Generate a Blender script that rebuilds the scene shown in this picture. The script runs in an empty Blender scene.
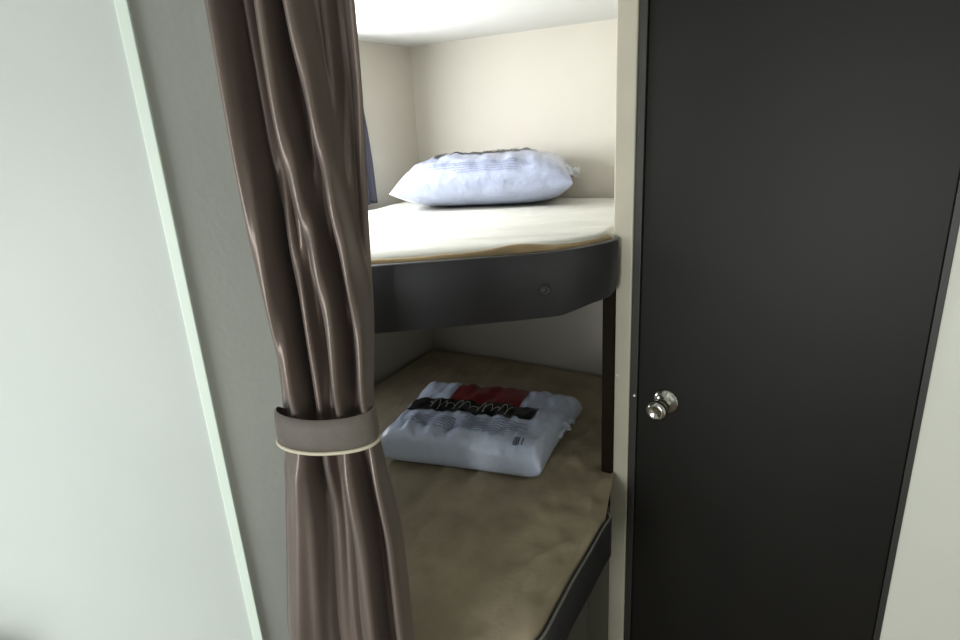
import bpy, bmesh, math, random
from mathutils import Vector, Matrix, noise
random.seed(4)
S = bpy.context.scene
COL = S.collection
S.view_settings.view_transform = 'Standard'
S.view_settings.look = 'None'
S.view_settings.exposure = 0.0
R = math.radians
U = Vector((math.cos(R(30)), -0.5, 0))      # along the back wall of the bunk room
N = Vector((0.5, math.cos(R(30)), 0))       # into the bunk room
ND = Vector((math.sin(R(38)), math.cos(R(38)), 0))   # into the bathroom door
UD = Vector((ND.y, -ND.x, 0))

# ------------------------------------------------------------------ materials
def nt(name):
    m = bpy.data.materials.new(name); m.use_nodes = True
    return m, m.node_tree, m.node_tree.nodes['Principled BSDF']

def mat(name, color, rough=0.6, metal=0.0, var=0.0, vscale=6.0, bump=0.0, bscale=40.0, coat=0.0,
        sheen=0.0, stretch=(1, 1, 1), spec=None, trans=0.0, alpha=1.0, sss=0.0):
    m, t, b = nt(name)
    b.inputs['Roughness'].default_value = rough
    b.inputs['Metallic'].default_value = metal
    b.inputs['Coat Weight'].default_value = coat
    b.inputs['Coat Roughness'].default_value = 0.15
    b.inputs['Sheen Weight'].default_value = sheen
    b.inputs['Transmission Weight'].default_value = trans
    b.inputs['Alpha'].default_value = alpha
    if spec is not None: b.inputs['Specular IOR Level'].default_value = spec
    tc = t.nodes.new('ShaderNodeTexCoord'); mp = t.nodes.new('ShaderNodeMapping')
    mp.inputs['Scale'].default_value = stretch
    t.links.new(tc.outputs['Object'], mp.inputs['Vector'])
    if var > 0:
        n = t.nodes.new('ShaderNodeTexNoise'); n.inputs['Scale'].default_value = vscale
        n.inputs['Detail'].default_value = 4
        t.links.new(mp.outputs['Vector'], n.inputs['Vector'])
        r = t.nodes.new('ShaderNodeValToRGB')
        r.color_ramp.elements[0].position = 0.3; r.color_ramp.elements[1].position = 0.7
        r.color_ramp.elements[0].color = tuple(c * (1 - var) for c in color) + (1,)
        r.color_ramp.elements[1].color = tuple(min(1, c * (1 + var)) for c in color) + (1,)
        t.links.new(n.outputs['Fac'], r.inputs['Fac']); t.links.new(r.outputs['Color'], b.inputs['Base Color'])
    else:
        b.inputs['Base Color'].default_value = tuple(color) + (1,)
    if bump > 0:
        n2 = t.nodes.new('ShaderNodeTexNoise'); n2.inputs['Scale'].default_value = bscale
        n2.inputs['Detail'].default_value = 5
        t.links.new(mp.outputs['Vector'], n2.inputs['Vector'])
        bp = t.nodes.new('ShaderNodeBump'); bp.inputs['Strength'].default_value = bump
        bp.inputs['Distance'].default_value = 0.01
        t.links.new(n2.outputs['Fac'], bp.inputs['Height']); t.links.new(bp.outputs['Normal'], b.inputs['Normal'])
    return m

M = {}
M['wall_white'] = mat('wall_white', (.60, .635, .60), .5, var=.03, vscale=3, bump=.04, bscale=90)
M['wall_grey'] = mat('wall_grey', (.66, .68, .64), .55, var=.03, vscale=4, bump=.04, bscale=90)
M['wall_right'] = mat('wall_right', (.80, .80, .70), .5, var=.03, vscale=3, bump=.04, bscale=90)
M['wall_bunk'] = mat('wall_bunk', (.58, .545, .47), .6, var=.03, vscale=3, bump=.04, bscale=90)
M['ceiling'] = mat('ceiling_white', (.66, .66, .63), .6, var=.02, bump=.03, bscale=60)
M['floor'] = mat('floor_vinyl', (.16, .13, .10), .45, var=.25, vscale=5, stretch=(1, 8, 1))
M['cream_trim'] = mat('cream_trim', (.47, .44, .35), .4, var=.05, vscale=8)
M['edge_trim'] = mat('corner_moulding', (.80, .90, .80), .4, var=.02)
M['door'] = mat('espresso_laminate', (.0075, .0066, .005), .50, spec=.3, var=.25, vscale=5, bump=.02, bscale=160, stretch=(1, 1, .3))
M['door_frame'] = mat('espresso_frame', (.030, .028, .024), .5, var=.15)
M['board'] = mat('charcoal_bunk_board', (.036, .034, .038), .42, var=.12, vscale=5, bump=.03, bscale=120)
M['panel'] = mat('dark_brown_panel', (.012, .008, .005), .8, spec=.1, var=.2)
M['base'] = mat('bunk_base_panel', (.12, .115, .09), .6, var=.1)
M['curtain'] = mat('brown_satin_curtain', (.200, .155, .134), .42, metal=.42, var=.08, vscale=30, bump=.08, bscale=500, sheen=.15, stretch=(1, 1, .3))
M['tie'] = mat('taupe_tieback', (.125, .105, .088), .6, var=.08, vscale=60, bump=.08, bscale=500, sheen=.2)
M['piping'] = mat('cream_piping', (.62, .56, .43), .6, bump=.1, bscale=600)
M['window_curtain'] = mat('plum_window_curtain', (.055, .055, .075), .7, var=.1)
M['mattress_white'] = mat('ivory_mattress_cloth', (.62, .61, .55), .8, var=.05, vscale=9, bump=.12, bscale=35)
M['mattress_tan'] = mat('tan_mattress_edge', (.36, .26, .14), .8, var=.15, vscale=20)
M['mattress_olive'] = mat('olive_mattress_cloth', (.36, .295, .20), .75, var=.16, vscale=9, bump=.35, bscale=22)
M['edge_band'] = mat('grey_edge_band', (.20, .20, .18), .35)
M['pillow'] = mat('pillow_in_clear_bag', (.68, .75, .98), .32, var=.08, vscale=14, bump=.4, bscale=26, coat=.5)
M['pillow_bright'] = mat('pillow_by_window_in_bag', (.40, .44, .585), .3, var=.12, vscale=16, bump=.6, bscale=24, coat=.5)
M['bag'] = mat('clear_plastic_bag', (.80, .86, .95), .15, bump=.4, bscale=40, alpha=.35, coat=.5)
M['red'] = mat('red_print', (.22, .018, .022), .4, var=.2, vscale=30, coat=.4)
M['black'] = mat('black_print', (.008, .009, .016), .3, coat=.4)
M['script'] = mat('white_script', (.55, .55, .5), .5)
M['print'] = mat('grey_fine_print', (.25, .28, .42), .5)
M['barcode'] = mat('barcode_grey', (.10, .115, .13), .5)
M['chrome'] = mat('satin_nickel', (.62, .60, .55), .18, metal=1.0)
M['screw'] = mat('screw_white', (.7, .7, .64), .3)
M['bench'] = mat('slate_bench_vinyl', (.16, .19, .22), .5, var=.08)
M['win_frame'] = mat('white_window_frame', (.75, .75, .72), .4)
mm, t, b = nt('daylight_pane')
b.inputs['Emission Color'].default_value = (.9, .95, 1, 1); b.inputs['Emission Strength'].default_value = 2.0
M['pane'] = mm

# ------------------------------------------------------------------ helpers
def obj(name, bm, m, parent=None, smooth=False):
    me = bpy.data.meshes.new(name); bmesh.ops.recalc_face_normals(bm, faces=bm.faces)
    bm.to_mesh(me); bm.free()
    if smooth:
        for p in me.polygons: p.use_smooth = True
    me.materials.append(M[m]); o = bpy.data.objects.new(name, me); COL.objects.link(o)
    if parent: o.parent = parent
    return o

def tag(o, label, cat, group=None):
    o['label'] = label; o['category'] = cat
    if group: o['group'] = group
    return o

def struct(o):
    o['kind'] = 'structure'; return o

def empty(name, loc, rz=0.0):
    o = bpy.data.objects.new(name, None); COL.objects.link(o)
    o.location = loc; o.rotation_euler = (0, 0, rz); o.empty_display_size = .05
    return o

def prism(bm, pts, z0, z1, bev=0.0):
    """closed polygon footprint (x, y) extruded from z0 to z1"""
    vb = [bm.verts.new((p[0], p[1], z0)) for p in pts]
    vt = [bm.verts.new((p[0], p[1], z1)) for p in pts]
    bm.faces.new(vb[::-1]); bm.faces.new(vt)
    n = len(pts)
    es = []
    for i in range(n):
        j = (i + 1) % n
        bm.faces.new((vb[i], vb[j], vt[j], vt[i]))
    if bev > 0:
        bmesh.ops.bevel(bm, geom=list(bm.edges), offset=bev, segments=3, affect='EDGES', profile=.6)

def obox(bm, o, ax, ay, x0, x1, y0, y1, z0, z1, bev=0.0):
    """box in a rotated plan frame (origin o, axes ax, ay)"""
    b2 = bmesh.new()
    q = lambda x, y: ((o + ax * x + ay * y).x, (o + ax * x + ay * y).y)
    prism(b2, [q(x0, y0), q(x1, y0), q(x1, y1), q(x0, y1)], z0, z1, bev)
    me = bpy.data.meshes.new('tmp'); b2.to_mesh(me); b2.free(); bm.from_mesh(me); bpy.data.meshes.remove(me)

def tube(bm, pts, r, seg=10, closed=False):
    rings = []
    n = len(pts); pts = [Vector(p) for p in pts]
    for i, p in enumerate(pts):
        a = pts[i - 1] if (i > 0 or closed) else p
        c = pts[(i + 1) % n] if (i < n - 1 or closed) else p
        d = (c - a).normalized()
        s = d.cross(Vector((0, 0, 1)))
        if s.length < .05: s = d.cross(Vector((0, 1, 0)))
        s.normalize(); w = s.cross(d)
        rings.append([bm.verts.new(p + (s * math.cos(k * 2 * math.pi / seg) + w * math.sin(k * 2 * math.pi / seg)) * r) for k in range(seg)])
    for i in range(n if closed else n - 1):
        A, B = rings[i], rings[(i + 1) % n]
        for k in range(seg):
            bm.faces.new((A[k], A[(k + 1) % seg], B[(k + 1) % seg], B[k]))
    if not closed:
        bm.faces.new(rings[0]); bm.faces.new(rings[-1][::-1])

def lathe(bm, prof, o, axis, seg=32):
    """profile [(distance along axis, radius)] turned about axis"""
    axis = axis.normalized(); s = axis.cross(Vector((0, 0, 1))).normalized(); w = axis.cross(s)
    rings = []
    for d, r in prof:
        rings.append([bm.verts.new(o + axis * d + (s * math.cos(k * 2 * math.pi / seg) + w * math.sin(k * 2 * math.pi / seg)) * max(r, 1e-4)) for k in range(seg)])
    for A, B in zip(rings, rings[1:]):
        for k in range(seg): bm.faces.new((A[k], A[(k + 1) % seg], B[(k + 1) % seg], B[k]))
    bm.faces.new(rings[0]); bm.faces.new(rings[-1][::-1])

def interp(tab, x):
    if x <= tab[0][0]: return tab[0][1]
    for (a, fa), (b_, fb) in zip(tab, tab[1:]):
        if x <= b_:
            k = (x - a) / (b_ - a); k = k * k * (3 - 2 * k)
            return fa + (fb - fa) * k
    return tab[-1][1]

def resample(pts, n):
    L = [0]
    for a, b_ in zip(pts, pts[1:]): L.append(L[-1] + math.hypot(b_[0] - a[0], b_[1] - a[1]))
    out = []
    for i in range(n):
        s = L[-1] * i / (n - 1)
        for k in range(len(pts) - 1):
            if s <= L[k + 1] + 1e-9: break
        f = (s - L[k]) / max(L[k + 1] - L[k], 1e-9)
        out.append((pts[k][0] + (pts[k + 1][0] - pts[k][0]) * f, pts[k][1] + (pts[k + 1][1] - pts[k][1]) * f))
    return out

def spline(pts, sub=6):
    """Catmull-Rom through plan points"""
    out = []
    P = [pts[0]] + list(pts) + [pts[-1]]
    for i in range(1, len(P) - 2):
        for k in range(sub):
            t_ = k / sub; r = []
            for c in (0, 1):
                a, b_, c_, d = P[i - 1][c], P[i][c], P[i + 1][c], P[i + 2][c]
                r.append(.5 * (2 * b_ + (c_ - a) * t_ + (2 * a - 5 * b_ + 4 * c_ - d) * t_ ** 2 + (3 * b_ - a - 3 * c_ + d) * t_ ** 3))
            out.append(tuple(r))
    out.append(tuple(pts[-1])); return out

O0 = Vector((0, 0, 0))
CEIL = 1.915; ROOM = 2.12

# ------------------------------------------------------------------ the setting
A = Vector((-.425, .85, 0)); B = Vector((-.23, 1.08, 0))
WL = Vector((-.9887, -.1499, 0))            # left wall runs off to the left
bm = bmesh.new(); obox(bm, Vector((0, 0, 0)), Vector((1, 0, 0)), Vector((0, 1, 0)), -2.3, 2.3, -2.2, 3.0, -.06, 0)
struct(obj('floor', bm, 'floor'))
bm = bmesh.new(); obox(bm, Vector((0, 0, 0)), Vector((1, 0, 0)), Vector((0, 1, 0)), -2.3, 2.3, -2.2, 1.36, ROOM, ROOM + .06)
struct(obj('ceiling', bm, 'ceiling'))
# lower ceiling over the bunks, slightly domed where it meets the walls
bm = bmesh.new(); prism(bm, [(-1.34, .80), (-.30, .95), (-.24, 1.12), (.36, 1.40), (.80, 2.04), (-.35, 2.72), (-1.45, 1.4)], CEIL, CEIL + .05)
struct(obj('ceiling_bunk', bm, 'ceiling'))
# fascia that closes the step between the two ceilings
bm = bmesh.new()
prism(bm, [(-.23, 1.08), (.33, 1.40), (.345, 1.43), (-.245, 1.13)], CEIL, ROOM)
struct(obj('trim_5', bm, 'cream_trim'))
# left wall (bright) and its return towards the bunks
bm = bmesh.new(); WN = Vector((WL.y, -WL.x, 0))   # away from the camera
obox(bm, A, WL, WN, 0.0, 1.75, 0, .05, 0, ROOM)
struct(obj('wall_left', bm, 'wall_white'))
d = (B - A).normalized(); dn = Vector((-d.y, d.x, 0))
bm = bmesh.new(); obox(bm, A, d, dn, .0, (B - A).length, .0, .045, 0, ROOM, .004)
struct(obj('wall_return', bm, 'wall_grey'))
bm = bmesh.new()
obox(bm, A, WL, WN, -.006, .010, -.005, .004, 0, ROOM, .002)
struct(obj('trim_1', bm, 'edge_trim'))
# bunk room walls
LW = -1.43; BW = 2.06
bm = bmesh.new(); obox(bm, O0, U, N, LW - .05, LW, .03, BW + .05, 0, ROOM)
struct(obj('wall_bunk_left', bm, 'wall_bunk'))
bm = bmesh.new(); obox(bm, O0, U, N, LW, -.20, BW, BW + .05, 0, ROOM)
struct(obj('wall_bunk_back', bm, 'wall_bunk'))
bm = bmesh.new(); obox(bm, Vector((.372, 1.412, 0)), N, -U, .02, .70, -.04, 0, 0, ROOM)
struct(obj('wall_bunk_right', bm, 'wall_bunk'))
# door wall: everything in the plane ND . p = 1.3095
DO = ND * 1.3095
bm = bmesh.new()
obox(bm, DO, UD, ND, .028, 1.05, 0.0, .05, 0, ROOM)
struct(obj('wall_right', bm, 'wall_right'))
bm = bmesh.new()
obox(bm, DO, UD, ND, -.5575, .028, 0.0, .05, 2.02, ROOM)
struct(obj('wall_above_door', bm, 'wall_right'))
bm = bmesh.new(); obox(bm, DO, UD, ND, -.607, -.558, -.004, .045, 0, ROOM, .004)
post = struct(obj('trim_2', bm, 'cream_trim'))
bm = bmesh.new(); lathe(bm, [(-.0015, .0033), (0.0, .003), (.001, .0)], DO + UD * -.5895 + Vector((0, 0, 1.0)) - ND * .005, ND, 12)
o = obj('screw', bm, 'screw', post)
# side walls and rear wall with a big window behind the photographer
bm = bmesh.new(); obox(bm, O0, Vector((1, 0, 0)), Vector((0, 1, 0)), 1.55, 1.60, -2.1, .55, 0, ROOM)
struct(obj('wall_far_right', bm, 'wall_right'))
bm = bmesh.new()
for x0, x1, z0, z1 in ((-2.2, -1.5, 0, ROOM), (.5, 1.6, 0, ROOM), (-1.5, .5, 0, .85), (-1.5, .5, 1.85, ROOM)):
    obox(bm, O0, Vector((1, 0, 0)), Vector((0, 1, 0)), x0, x1, -2.15, -2.10, z0, z1)
struct(obj('wall_back', bm, 'wall_white'))
bm = bmesh.new()
for x0, x1, z0, z1 in ((-1.5, -1.46, .85, 1.85), (.46, .5, .85, 1.85), (-1.46, .46, .85, .89), (-1.46, .46, 1.81, 1.85), (-.52, -.48, .89, 1.81)):
    obox(bm, O0, Vector((1, 0, 0)), Vector((0, 1, 0)), x0, x1, -2.16, -2.09, z0, z1, .004)
w2 = struct(obj('window_2', bm, 'win_frame'))

# ------------------------------------------------------------------ the door
bm = bmesh.new(); obox(bm, DO, UD, ND, -.5375, .0175, .004, .038, .02, 1.995, .002)
door = struct(obj('door_1', bm, 'door'))
bm = bmesh.new()
obox(bm, DO, UD, ND, -.5575, -.5385, -.002, .045, 0, 2.02, .002)
obox(bm, DO, UD, ND, .0185, .030, -.004, .045, 0, 2.02, .001)
obox(bm, DO, UD, ND, -.5575, .030, -.002, .045, 1.999, 2.02, .002)
obox(bm, DO, UD, ND, -.556, .029, .040, .048, 0, 2.02)
obj('door_frame', bm, 'door_frame', door)
KP = DO + UD * -.466 + ND * .004 + Vector((0, 0, .954))
bm = bmesh.new()
lathe(bm, [(0, .0315), (-.003, .0315), (-.006, .029), (-.009, .023), (-.013, .0125), (-.038, .0105), (-.042, .0125), (-.044, .017),
           (-.049, .0225), (-.057, .0248), (-.065, .0235), (-.0695, .0190), (-.071, .015), (-.0695, .013), (-.069, .0)], KP, ND, 40)
obj('door_knob', bm, 'chrome', door, True)['label'] = 'round satin nickel knob with rose'
bm = bmesh.new(); lathe(bm, [(0, .0035), (-.002, .003), (-.003, .0)], DO + UD * -.5445 - ND * .002 + Vector((0, 0, .953)), ND, 12)
obj('latch_screw', bm, 'screw', door)

# ------------------------------------------------------------------ bunks
def board(name, pts, top, bot, thick, m, parent, lip=.004):
    """vertical fascia following a plan polyline; bot(i) may vary"""
    bm = bmesh.new(); n = len(pts); rings = []
    for i, p in enumerate(pts):
        a = Vector(pts[max(i - 1, 0)]); c = Vector(pts[min(i + 1, n - 1)]); dd = (c - a).normalized()
        nn = Vector((-dd.y, dd.x))            # inwards (left of travel)
        q = Vector(p) + nn * thick; z0 = bot(i / (n - 1)) if callable(bot) else bot
        l = lip
        P0, Q0 = Vector(p), q
        prof = [(P0 + nn * l, z0), (P0, z0 + l), (P0, top - l), (P0 + nn * l * .3, top - l * .3), (P0 + nn * l, top), (Q0 - nn * l, top), (Q0, top - l), (Q0, z0)]
        rings.append([bm.verts.new((v.x, v.y, z)) for v, z in prof])
    for Ra, Rb in zip(rings, rings[1:]):
        k = len(Ra)
        for j in range(k): bm.faces.new((Ra[j], Ra[(j + 1) % k], Rb[(j + 1) % k], Rb[j]))
    bm.faces.new(rings[0]); bm.faces.new(rings[-1][::-1])
    return obj(name, bm, m, parent, True)

def mattress(name, F, Bk, ztop, thick, m, parent, wr, crown, front_drop=.03, ns=120, ntt=70, hemcb=None):
    """soft slab between a front curve F and a back curve Bk, wrinkled top"""
    F = resample(F, ns); Bk = resample(Bk, ns)
    bm = bmesh.new(); G = []
    for i in range(ns):
        row = []
        for j in range(ntt):
            t_ = (j / (ntt - 1)) ** 1.3
            x = F[i][0] * (1 - t_) + Bk[i][0] * t_; y = F[i][1] * (1 - t_) + Bk[i][1] * t_
            z = ztop + wr(x, y)
            dist = math.hypot(x - F[i][0], y - F[i][1])
            e = min(1, dist / .045); z -= front_drop * (1 - math.sqrt(max(0, 1 - (1 - e) ** 2)))
            db = math.hypot(x - Bk[i][0], y - Bk[i][1]); e = min(1, db / .06); z -= .03 * (1 - math.sqrt(max(0, 1 - (1 - e) ** 2)))
            for s_ in (i, ns - 1 - i):
                e = min(1, s_ / 4); z -= .02 * (1 - e) ** 2
            row.append(bm.verts.new((x, y, z)))
        G.append(row)
    for i in range(ns - 1):
        for j in range(ntt - 1): bm.faces.new((G[i][j], G[i + 1][j], G[i + 1][j + 1], G[i][j + 1]))
    # sides and bottom
    ring = [G[i][0] for i in range(ns)] + [G[-1][j] for j in range(1, ntt)] + [G[i][-1] for i in range(ns - 2, -1, -1)] + [G[0][j] for j in range(ntt - 2, 0, -1)]
    low = [bm.verts.new((v.co.x, v.co.y, ztop - thick)) for v in ring]
    for k in range(len(ring)):
        q = (k + 1) % len(ring); bm.faces.new((ring[k], ring[q], low[q], low[k]))
    bm.faces.new(low)
    return obj(name, bm, m, parent, True)

def offset_in(pts, d_):
    out = []; n = len(pts)
    for i, p in enumerate(pts):
        a = Vector(pts[max(i - 1, 0)]); c = Vector(pts[min(i + 1, n - 1)]); dd = (c - a).normalized()
        out.append((p[0] - dd.y * d_, p[1] + dd.x * d_))
    return out

def PN(u_, n_):
    v = U * u_ + N * n_; return (v.x, v.y)

# upper bunk
UF = spline([(-.93, 1.16), (-.60, 1.205), (-.218, 1.237), (.0, 1.253), (.146, 1.268), (.205, 1.285), (.262, 1.316), (.302, 1.345), (.331, 1.371)], 8)
up = empty('upper_bunk', (-.05, 1.7, 1.2)); UPI = Matrix.Translation((.05, -1.7, -1.2))
def adopt(o, root):
    o.data.transform(Matrix.Translation(-root.location)); return o
def ubot(s):
    return interp([(0, 1.195), (.55, 1.203), (.78, 1.216), (.90, 1.219), (.96, 1.228), (1.0, 1.262)], s)
adopt(board('fascia_board', UF, 1.350, ubot, .022, 'board', up), up)
bm = bmesh.new()
deck = offset_in(UF, .024)
prism(bm, [*deck[::4], (.345, 1.44), PN(-.42, BW - .004), PN(LW + .004, BW - .004), PN(LW + .004, .55)], 1.235, 1.252)
adopt(obj('deck', bm, 'base', up), up)
bm = bmesh.new(); c_ = Vector((.1455, 1.2675, 1.268)); ax = Vector((-.12, .99, 0)).normalized()
lathe(bm, [(0, .012), (-.003, .012), (-.004, .0095), (-.0025, .0075), (-.0025, .004), (-.0045, .003), (-.005, .0)], c_, ax, 24)
adopt(obj('bolt_cap', bm, 'board', up, True), up)
bm = bmesh.new(); obox(bm, Vector((.302, 1.405, 0)), UD, ND, 0, .030, 0, .018, .709, 1.235, .002)
adopt(obj('support_board', bm, 'panel', up), up)
tag(up, 'upper bunk shelf with a charcoal board front rounded at the right end', 'bunk')

def wr_up(x, y):
    v = Vector((x * 2.0, y * 14, 0)); w = noise.noise(v + Vector((3, 1, 0)))
    f = noise.noise(Vector((x * 6, y * 30, 5)))
    return .004 * w + .002 * f + .004 * math.exp(-((y - 1.45) / .25) ** 2)
MF = [p for p in offset_in(UF, .028)][4:]
um = mattress('mattress', MF, [PN(LW + .03, BW - .02), PN(-.46, BW - .02)], 1.362, .105, 'mattress_white', None, wr_up, 0, .014)
tag(um, 'thin ivory mattress with a tan edge on the upper bunk', 'mattress')
# tan underside lip of the mattress cover, folding over the board
bm = bmesh.new()
hp = [(x, y) for x, y in resample(offset_in(UF, .019), 160)]
prev = None
for i, (x, y) in enumerate(hp):
    s = i / 159
    hgt = .0070 + .0035 * noise.noise(Vector((s * 9, 2, 0))) + .008 * math.exp(-((s - .80) / .05) ** 2)
    dd = Vector(hp[min(i + 1, 159)]) - Vector(hp[max(i - 1, 0)]); dd.normalize(); nn = Vector((-dd.y, dd.x))
    cur = []
    for k in range(7):
        a = k / 6 * math.pi
        off = -math.cos(a) * .012 + .012
        cur.append(bm.verts.new((x + nn.x * off, y + nn.y * off, 1.3495 + math.sin(a) * hgt * 1.2)))
    if prev:
        for k in range(6): bm.faces.new((prev[k], cur[k], cur[k + 1], prev[k + 1]))
    prev = cur
obj('cover_hem', bm, 'mattress_tan', um, True)['label'] = 'tan hem of the mattress cover'

# lower bunk
LF0 = [(-.215, 1.075), (-.20, .99), (-.185, .90), (-.13, .845), (-.04, .825), (.03, .835), (.083, .878), (.125, .948), (.168, 1.024), (.225, 1.117), (.268, 1.190), (.284, 1.212), (.2905, 1.226), (.292, 1.240)]
LF = spline(LF0, 8)
lo = empty('lower_bunk', (0, 1.6, 0))
def lbot(s): return interp([(0, .585), (.93, .590), (.975, .60), (1, .615)], s)
adopt(board('fascia_board', LF, .700, lbot, .014, 'board', lo), lo)
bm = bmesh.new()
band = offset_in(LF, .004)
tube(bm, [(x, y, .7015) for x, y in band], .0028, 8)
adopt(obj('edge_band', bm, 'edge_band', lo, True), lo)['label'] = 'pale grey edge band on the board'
bm = bmesh.new()
prism(bm, [*offset_in(LF, .055)[::4], (.325, 1.40), (.36, 1.44), PN(-.42, BW - .004), PN(LW + .004, BW - .004), PN(LW + .004, .55), (-.26, 1.13)], 0, .602)
adopt(obj('base_cabinet', bm, 'base', lo), lo)
tag(lo, 'lower bunk platform with a dark rounded front board', 'bunk')
def wr_lo(x, y):
    q = Vector((x * .9 - y * .5, x * .5 + y * .9, 0))
    w = noise.noise(Vector((q.x * 16, q.y * 4.5, 1))); f = noise.noise(Vector((x * 22, y * 15, 4)))
    k = 1 if y < 1.5 else .5
    c2 = abs(noise.noise(Vector((q.x * 13 + 3, q.y * 5, 8))))
    return (.011 * w + .005 * f + .016 * (.25 - min(c2, .25))) * k
LMF = [(-.865, 1.34), (-.60, 1.235), (-.30, 1.125)] + [p for p in offset_in(LF, .013)][3:-2] + [(.281, 1.25), (.290, 1.30), (.306, 1.385)]
lm = mattress('mattress', LMF, [PN(LW + .03, BW - .03), PN(-.95, BW - .02), PN(-.60, BW - .06), PN(-.44, BW - .11)], .712, .11, 'mattress_olive', None, wr_lo, 0, .014, 200, 90)
tag(lm, 'wide bare olive brown mattress with creased cloth on the lower bunk', 'mattress')

# ------------------------------------------------------------------ pillows
def pillow(root, L, W, T, pu, pw, flat, seed, skew=.0, wrinkle=.004, tilt=0.0):
    """returns a function (u, v, top) -> local point"""
    hl, hw = L / 2, W / 2
    def surf(u_, v_, side, off=0.0):
        f = max(0.0, (1 - abs(u_) ** pu)) * max(0.0, (1 - abs(v_) ** pw))
        f = f ** flat
        ax_ = 1 - .05 * (1 - v_ * v_) * (abs(u_) ** 3) ; ay_ = 1 - .06 * (1 - u_ * u_) * (abs(v_) ** 3)
        x = u_ * hl * ax_; y = v_ * hw * ay_
        x -= skew * max(0, u_) * (.5 - .5 * v_)
        zc = T * .40
        if side > 0:
            z = zc + T * .60 * f
            z += wrinkle * f * (noise.noise(Vector((x * 26 + seed, y * 9, 1))) + .6 * noise.noise(Vector((x * 60, y * 22 + seed, 3))))
            z += tilt * x + off
        else:
            z = zc - zc * f + tilt * x * (1 - f)
        return Vector((x, y, z))
    return surf

def pillow_mesh(surf, parent, name='cushion', m='pillow'):
    n = 72; bm = bmesh.new(); top = []; bot = []
    g = lambda k: math.sin((k / n * 2 - 1) * math.pi / 2) * .5 + (k / n * 2 - 1) * .5
    for i in range(n + 1):
        rt, rb = [], []
        for j in range(n + 1):
            u_, v_ = g(i), g(j)
            tv = bm.verts.new(surf(u_, v_, 1)); rt.append(tv)
            rb.append(tv if i in (0, n) or j in (0, n) else bm.verts.new(surf(u_, v_, -1)))
        top.append(rt); bot.append(rb)
    for i in range(n):
        for j in range(n):
            bm.faces.new((top[i][j], top[i + 1][j], top[i + 1][j + 1], top[i][j + 1]))
            q = (bot[i][j], bot[i][j + 1], bot[i + 1][j + 1], bot[i + 1][j])
            if len(set(q)) >= 3:
                try: bm.faces.new(q)
                except ValueError: pass
    return obj(name, bm, m, parent, True)

def patch(bm, surf, u0, u1, v0, v1, off=.0022, nu=24, nv=8, skew=0.0, wob=0.0):
    G = []
    for i in range(nu + 1):
        r = []
        for j in range(nv + 1):
            s, q = i / nu, j / nv
            u_ = u0 + (u1 - u0) * s + skew * q; v_ = v0 + (v1 - v0) * q
            if wob: v_ += wob * math.sin(s * 9 + q * 2)
            r.append(bm.verts.new(surf(u_, v_, 1, off)))
        G.append(r)
    for i in range(nu):
        for j in range(nv): bm.faces.new((G[i][j], G[i + 1][j], G[i + 1][j + 1], G[i][j + 1]))

def prints(surf, root, cush, red, blk, lines, bar, seed):
    rr = random.Random(seed)
    bm = bmesh.new(); patch(bm, surf, *red, off=.0022); obj('red_panel', bm, 'red', cush, True)['label'] = 'printed red panel'
    bm = bmesh.new(); patch(bm, surf, *blk, off=.0032, wob=.012, nu=40); bk = obj('black_band', bm, 'black', cush, True); bk['label'] = 'black printed band with white script'
    # looping white script on the band (too small to read in the photo)
    bm = bmesh.new(); u0, u1, v0, v1 = blk
    a, b_ = u0 + (u1 - u0) * .16, u0 + (u1 - u0) * .80
    pts = []
    K = 150
    for k in range(K):
        s = k / (K - 1); w = s * 2 * math.pi * 11
        u_ = a + (b_ - a) * s + .018 * math.sin(w); h = .34 + .16 * math.sin(s * 23 + seed)
        v_ = v0 + (v1 - v0) * (.5 + h * math.cos(w) * .8)
        pts.append(surf(u_, v_, 1, .0045))
    tube(bm, pts, .0009, 5)
    obj('lettering', bm, 'script', cush, True)
    bm = bmesh.new()
    for v_, ua, ub, h in lines:
        x = ua
        while x < ub:
            w = rr.uniform(.03, .10)
            patch(bm, surf, x, min(x + w, ub), v_, v_ + h, off=.002, nu=2, nv=1); x += w + rr.uniform(.004, .011)
    obj('fine_print', bm, 'print', cush)
    if bar:
        bm = bmesh.new(); u0, u1, v0, v1 = bar; x = u0
        while x < u1:
            w = rr.choice((.008, .013, .02)); patch(bm, surf, x, min(x + w, u1), v0, v1, off=.0025, nu=1, nv=3); x += w + .006
        patch(bm, surf, u1 + .03, u1 + .045, v0, v1, off=.0025, nu=1, nv=3)
        obj('barcode', bm, 'barcode', cush)

def flap(surf_pts, parent, seed):
    """crumpled end of the plastic bag"""
    bm = bmesh.new(); n = 22; m_ = 10; G = []
    base, tip, width, h = surf_pts
    for i in range(n + 1):
        r = []
        for j in range(m_ + 1):
            s = i / n; q = j / m_
            p = base + (tip - base) * q + Vector((0, (s - .5) * width * (1 - .35 * q), 0))
            p.z += h * math.sin(s * math.pi) * (1 - .4 * q) + .010 * q * math.sin(s * 19 + seed) + .008 * noise.noise(Vector((s * 9, q * 6, seed)))
            p.x += .012 * q * math.sin(s * 11 + seed)
            r.append(bm.verts.new(p))
        G.append(r)
    for i in range(n):
        for j in range(m_): bm.faces.new((G[i][j], G[i + 1][j], G[i + 1][j + 1], G[i][j + 1]))
    o = obj('bag_end', bm, 'bag', parent, True); o['label'] = 'crumpled clear end of the plastic bag'
    return o

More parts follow.
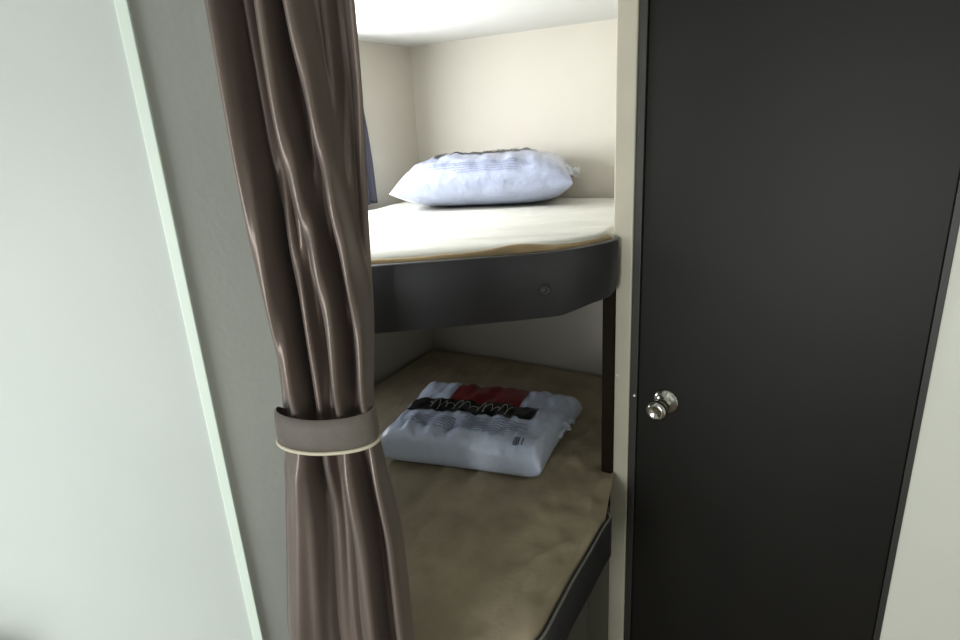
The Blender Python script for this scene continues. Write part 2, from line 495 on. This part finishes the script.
# upper pillow
p1 = empty('pillow', (.052, 2.075, 1.363), R(-10))
s1 = pillow(p1, .58, .37, .168, 4.2, 2.4, .50, 2.0, wrinkle=.009, tilt=.02)
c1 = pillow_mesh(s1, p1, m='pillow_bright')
prints(s1, p1, c1, (-.45, .40, .12, .75), (-.62, .60, -.16, .10),
       [(-.70, -.55, .5, .014), (-.755, -.62, .52, .014), (-.81, -.6, .55, .012), (-.855, -.3, .45, .01), (-.89, -.25, .4, .008)], None, 3)
flap((Vector((.225, -.03, .095)), Vector((.298, -.03, .080)), .22, .030), p1, 1.3)
flap((Vector((-.265, .0, .06)), Vector((-.300, .0, .045)), .12, .012), p1, 2.1)
tag(p1, 'white pillow in a clear plastic bag lying on the upper bunk', 'pillow', 'bagged pillows on the bunks')
# lower pillow
p2 = empty('pillow', (-.008, 1.605, .712), R(-19))
s2 = pillow(p2, .535, .385, .112, 10, 10.0, .48, 7.0, skew=.05, wrinkle=.012)
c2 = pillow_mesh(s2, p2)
prints(s2, p2, c2, (-.44, .42, .15, .88), (-.88, .68, -.23, .17),
       [(-.34, -.1, .66, .016), (-.42, -.70, .62, .018), (-.48, -.78, .70, .016), (-.54, -.84, .60, .018), (-.60, -.80, .66, .018), (-.66, -.78, .5, .016), (-.72, -.5, .3, .016)], (.62, .70, -.90, -.78), 5)
flap((Vector((.215, .05, .05)), Vector((.250, .04, .055)), .14, .012), p2, 4.3)
tag(p2, 'flat white bagged pillow with a red and black printed label on the lower bunk', 'pillow', 'bagged pillows on the bunks')
del p1['group']; del p2['group']

# ------------------------------------------------------------------ the big curtain
LT = [(.03, -.365), (.834, -.348), (1.028, -.320), (1.134, -.305), (1.184, -.300), (1.249, -.297), (1.384, -.294), (1.545, -.293), (2.08, -.297)]
RT = [(.03, -.120), (.834, -.142), (1.028, -.143), (1.134, -.155), (1.184, -.162), (1.249, -.164), (1.384, -.150), (1.545, -.1415), (1.665, -.1335), (2.08, -.125)]
RID = [  # ridges: (z, s centre) list, half width, depth
    ([(.03, .16), (.834, .17), (1.1, .20), (1.20, .21), (1.29, .20), (1.42, .10), (1.6, .05), (2.1, .03)], .085, .052),
    ([(.03, .46), (.834, .46), (1.1, .45), (1.20, .44), (1.384, .40), (1.545, .25), (2.1, .20)], .045, .026),
    ([(.03, .70), (.834, .70), (1.1, .69), (1.20, .68), (1.29, .68), (1.384, .66), (1.44, .60), (1.60, .44), (1.67, .40), (1.77, .41), (2.1, .42)], .065, .052),
    ([(.03, .94), (1.1, .94), (1.20, .94), (1.384, .92), (1.48, .83), (1.545, .77), (1.66, .67), (1.77, .60), (2.1, .57)], .055, .056),
]
def lin(tab, x):
    if x <= tab[0][0]: return tab[0][1]
    for (a, fa), (b_, fb) in zip(tab, tab[1:]):
        if x <= b_: return fa + (fb - fa) * (x - a) / (b_ - a)
    return tab[-1][1]
def soft(tab, x, w=.07):
    return sum(lin(tab, x + w * k / 3) for k in range(-3, 4)) / 7
def cur_pt(s, z):
    l, r = soft(LT, z, .03), soft(RT, z, .03)
    l -= .008 * min(1, max(0, (1.19 - z) / .05))
    g = math.exp(-((z - 1.205) / .06) ** 2)
    dep = 0; push = 0
    for tabl, w, h in RID:
        lowk = min(1, max(0, (1.19 - z) / .12)); c = soft(tabl, z)
        if h == .052 and w == .085: w *= 1 + .55 * lowk; h *= 1 - .15 * lowk
        if h == .026: h *= 1 - lowk * .9
        q = (s - c) / w
        dep += h * math.exp(-abs(q) ** 2.4); push += q * math.exp(-q * q) * w
    hi = min(1, max(0, (z - .9) / .35))
    dep -= .034 * math.exp(-((s - interp([(1.2, .33), (1.45, .24), (2.1, .25)], z)) / .07) ** 2) * hi
    dep -= .026 * math.exp(-((s - .87) / .09) ** 2) * min(1, max(0, (z - 1.56) / .12))
    dep += .0035 * math.sin(s * 31 + z * 5) + .002 * math.sin(s * 67 - z * 4)
    k = 1 - .55 * g
    env = (1 - abs(2 * s - 1) ** 6)
    x = l + (r - l) * s + (r - l) * push * .45 * (1 - g) * env
    y = .812 - dep * k + .008 * (1 - env) - .012 * g
    y += .004 * noise.noise(Vector((s * 4, z * 3, 0)))
    return Vector((x, y, z))
cu = empty('curtain', (-.22, .79, 0.0))
bm = bmesh.new(); ns_, nz = 150, 190; G = []
for i in range(nz + 1):
    z = .03 + (2.055 - .03) * i / nz
    G.append([bm.verts.new(cur_pt(j / ns_, z) - cu.location) for j in range(ns_ + 1)])
for i in range(nz):
    for j in range(ns_): bm.faces.new((G[i][j], G[i][j + 1], G[i + 1][j + 1], G[i + 1][j]))
cm = obj('drape', bm, 'curtain', cu, True)
sol = cm.modifiers.new('thickness', 'SOLIDIFY'); sol.thickness = .0015; sol.offset = 1
tag(cu, 'long brown satin curtain gathered at the left of the bunks', 'curtain')
# rail the curtain hangs from (above the photograph)
rail = empty('curtain_rail', (-.05, .79, 2.07))
bm = bmesh.new(); tube(bm, [(-.32, 0, 0), (.75, 0, 0)], .009, 14); obj('rod', bm, 'chrome', rail, True)
for x in (-.27, .70):
    bm = bmesh.new(); obox(bm, Vector((x, 0, 0)), Vector((1, 0, 0)), Vector((0, 1, 0)), -.01, .01, -.012, .012, 0, .05, .002)
    obj('bracket', bm, 'chrome', rail)
tag(rail, 'slim metal curtain rod under the ceiling above the brown curtain', 'curtain rod')

# tieback
def ring_pt(a, z, grow=0.0):
    l, r = -.2985, -.1630
    cx, hx = (l + r) / 2, (r - l) / 2 + grow; hy = .028 + grow
    c, s = math.cos(a), math.sin(a)
    x = cx + hx * math.copysign(abs(c) ** .75, c); y = .790 + hy * math.copysign(abs(s) ** .75, s)
    zz = z + .011 * max(0, (cx - x) / hx) ** 1.6 + .004 * max(0, (x - cx) / hx) ** 3
    if s > 0: zz -= .022 * s
    return Vector((x, y, zz))
tb = empty('curtain_tieback', (-.229, .784, 1.19))
bm = bmesh.new(); n = 72; rows = [(1.188, .002), (1.190, .005), (1.200, .0062), (1.220, .0058), (1.236, .004), (1.238, .001)]
G = [[bm.verts.new(ring_pt(k * 2 * math.pi / n, z, g) - tb.location) for k in range(n)] for z, g in rows]
for a_, b_ in zip(G, G[1:]):
    for k in range(n): bm.faces.new((a_[k], a_[(k + 1) % n], b_[(k + 1) % n], b_[k]))
obj('band', bm, 'tie', tb, True)
bm = bmesh.new(); tube(bm, [ring_pt(k * 2 * math.pi / n, 1.1875, .006) - tb.location for k in range(n)], .0029, 8, True)
obj('piping', bm, 'piping', tb, True)['label'] = 'cream piping along the lower edge'
tag(tb, 'taupe fabric tieback with cream piping wrapped around the brown curtain', 'tieback')

# ------------------------------------------------------------------ upper bunk window with its small curtain, plus an added lower window
fw = .03
for wname, n0, n1, z0, z1 in (('added_fill_window', 1.00, 1.50, .86, 1.13), ('window_1', 1.02, 1.62, 1.46, 1.80)):  # the lower window is made up and unseen, added to brighten the lower bunk
  bm = bmesh.new()
  for a0, a1, b0, b1 in ((n0, n0 + fw, z0, z1), (n1 - fw, n1, z0, z1), (n0 + fw, n1 - fw, z0, z0 + fw), (n0 + fw, n1 - fw, z1 - fw, z1)):
      obox(bm, O0, U, N, LW + .001, LW + .016, a0, a1, b0, b1, .003)
  w1 = struct(obj(wname, bm, 'win_frame'))
  bm = bmesh.new(); obox(bm, O0, U, N, LW + .002, LW + .008, n0 + fw, n1 - fw, z0 + fw, z1 - fw)
  obj('pane', bm, 'pane', w1)
bm = bmesh.new(); G = []
for i in range(41):
    z = 1.372 + (1.86 - 1.372) * i / 40
    row = []
    for j in range(41):
        s = j / 40; far = 1.742 - .035 * max(0, (z - 1.5) / .3) ** 1.5 ; near = 1.63
        d_ = near + (far - near) * s
        off = .022 + .010 * math.sin(s * 2 * math.pi * 2.5 + z) + .014 * max(0, (1.75 - z)) 
        v = U * (LW + off) + N * d_; row.append(bm.verts.new((v.x, v.y, z)))
    G.append(row)
for i in range(40):
    for j in range(40): bm.faces.new((G[i][j], G[i][j + 1], G[i + 1][j + 1], G[i + 1][j]))
wc = obj('window_curtain', bm, 'window_curtain', None, True)
wc.modifiers.new('t', 'SOLIDIFY').thickness = .002
tag(wc, 'narrow dark plum curtain at the bunk window behind the brown curtain', 'curtain')

# grey seat back whose corner shows low against the left wall
be = empty('dinette_seat', (-.95, .64, 0), R(8.6))
bm = bmesh.new(); prism(bm, [(-.5, -.05), (.125, -.05), (.125, .035), (-.5, .035)], .10, .874, .014)
obj('backrest', bm, 'bench', be, True)
bm = bmesh.new(); prism(bm, [(-.5, -.45), (.19, -.45), (.19, -.055), (-.5, -.055)], .28, .42, .03)
obj('seat', bm, 'bench', be, True)
bm = bmesh.new(); prism(bm, [(-.48, -.42), (.17, -.42), (.17, .03), (-.48, .03)], 0, .28)
obj('base', bm, 'base', be)
tag(be, 'slate grey dinette seat back against the bright left wall', 'seat')

# ------------------------------------------------------------------ light
def area(name, loc, target, sx, sy, power, color, spread=math.pi):
    l = bpy.data.lights.new(name, 'AREA'); l.shape = 'RECTANGLE'; l.size = sx; l.size_y = sy; l.energy = power; l.color = color; l.spread = spread
    o = bpy.data.objects.new(name, l); COL.objects.link(o); o.location = loc
    o.rotation_euler = (Vector(target) - Vector(loc)).to_track_quat('-Z', 'Y').to_euler(); return o
area('window_daylight', (-1.30, -1.25, 1.05), (-.1, 1.0, 1.1), .7, .8, 34, (.97, 1.0, .97))
area('dinette_window_daylight', (-1.05, -.10, .62), (-.78, .9, .62), .4, .4, 2.2, (.90, 1.0, 1.0))
wp = U * (LW + .03) + N * 1.32
area('bunk_window_daylight', (wp.x, wp.y, 1.63), (wp.x + U.x, wp.y + U.y, 1.55), .5, .28, 13, (.94, .97, 1.0))
wq = U * (LW + .03) + N * 1.25
area('lower_bunk_fill', (wq.x, wq.y, 1.0), (wq.x + U.x, wq.y + U.y + .3, 1.15), .4, .2, .34, (.92, 1.0, .98), R(110))  # added fill lamp at the made-up lower window, lifts the lower back wall
w = bpy.data.worlds.new('day'); S.world = w; w.use_nodes = True
bg = w.node_tree.nodes['Background']; bg.inputs['Color'].default_value = (.85, .92, 1, 1); bg.inputs['Strength'].default_value = .68

# ------------------------------------------------------------------ camera
f = 600.0
up_ = -Vector((106, 1840, f)).normalized(); fz = Vector((0, 0, 1))
fw_ = (fz - up_ * fz.dot(up_)).normalized(); rt = up_.cross(fw_)
if rt.x < 0: rt = -rt
rows = (rt, fw_, up_)
right = Vector([r_[0] for r_ in rows]); upc = -Vector([r_[1] for r_ in rows]); back = -Vector([r_[2] for r_ in rows])
cam = bpy.data.cameras.new('camera'); co = bpy.data.objects.new('camera', cam); COL.objects.link(co)
cam.sensor_fit = 'HORIZONTAL'; cam.sensor_width = 36; cam.lens = 36 * f / 960; cam.clip_start = .02
Mx = Matrix((right, upc, back)).transposed().to_4x4(); Mx.translation = Vector((0, 0, 1.62))
co.matrix_world = Mx
S.camera = co
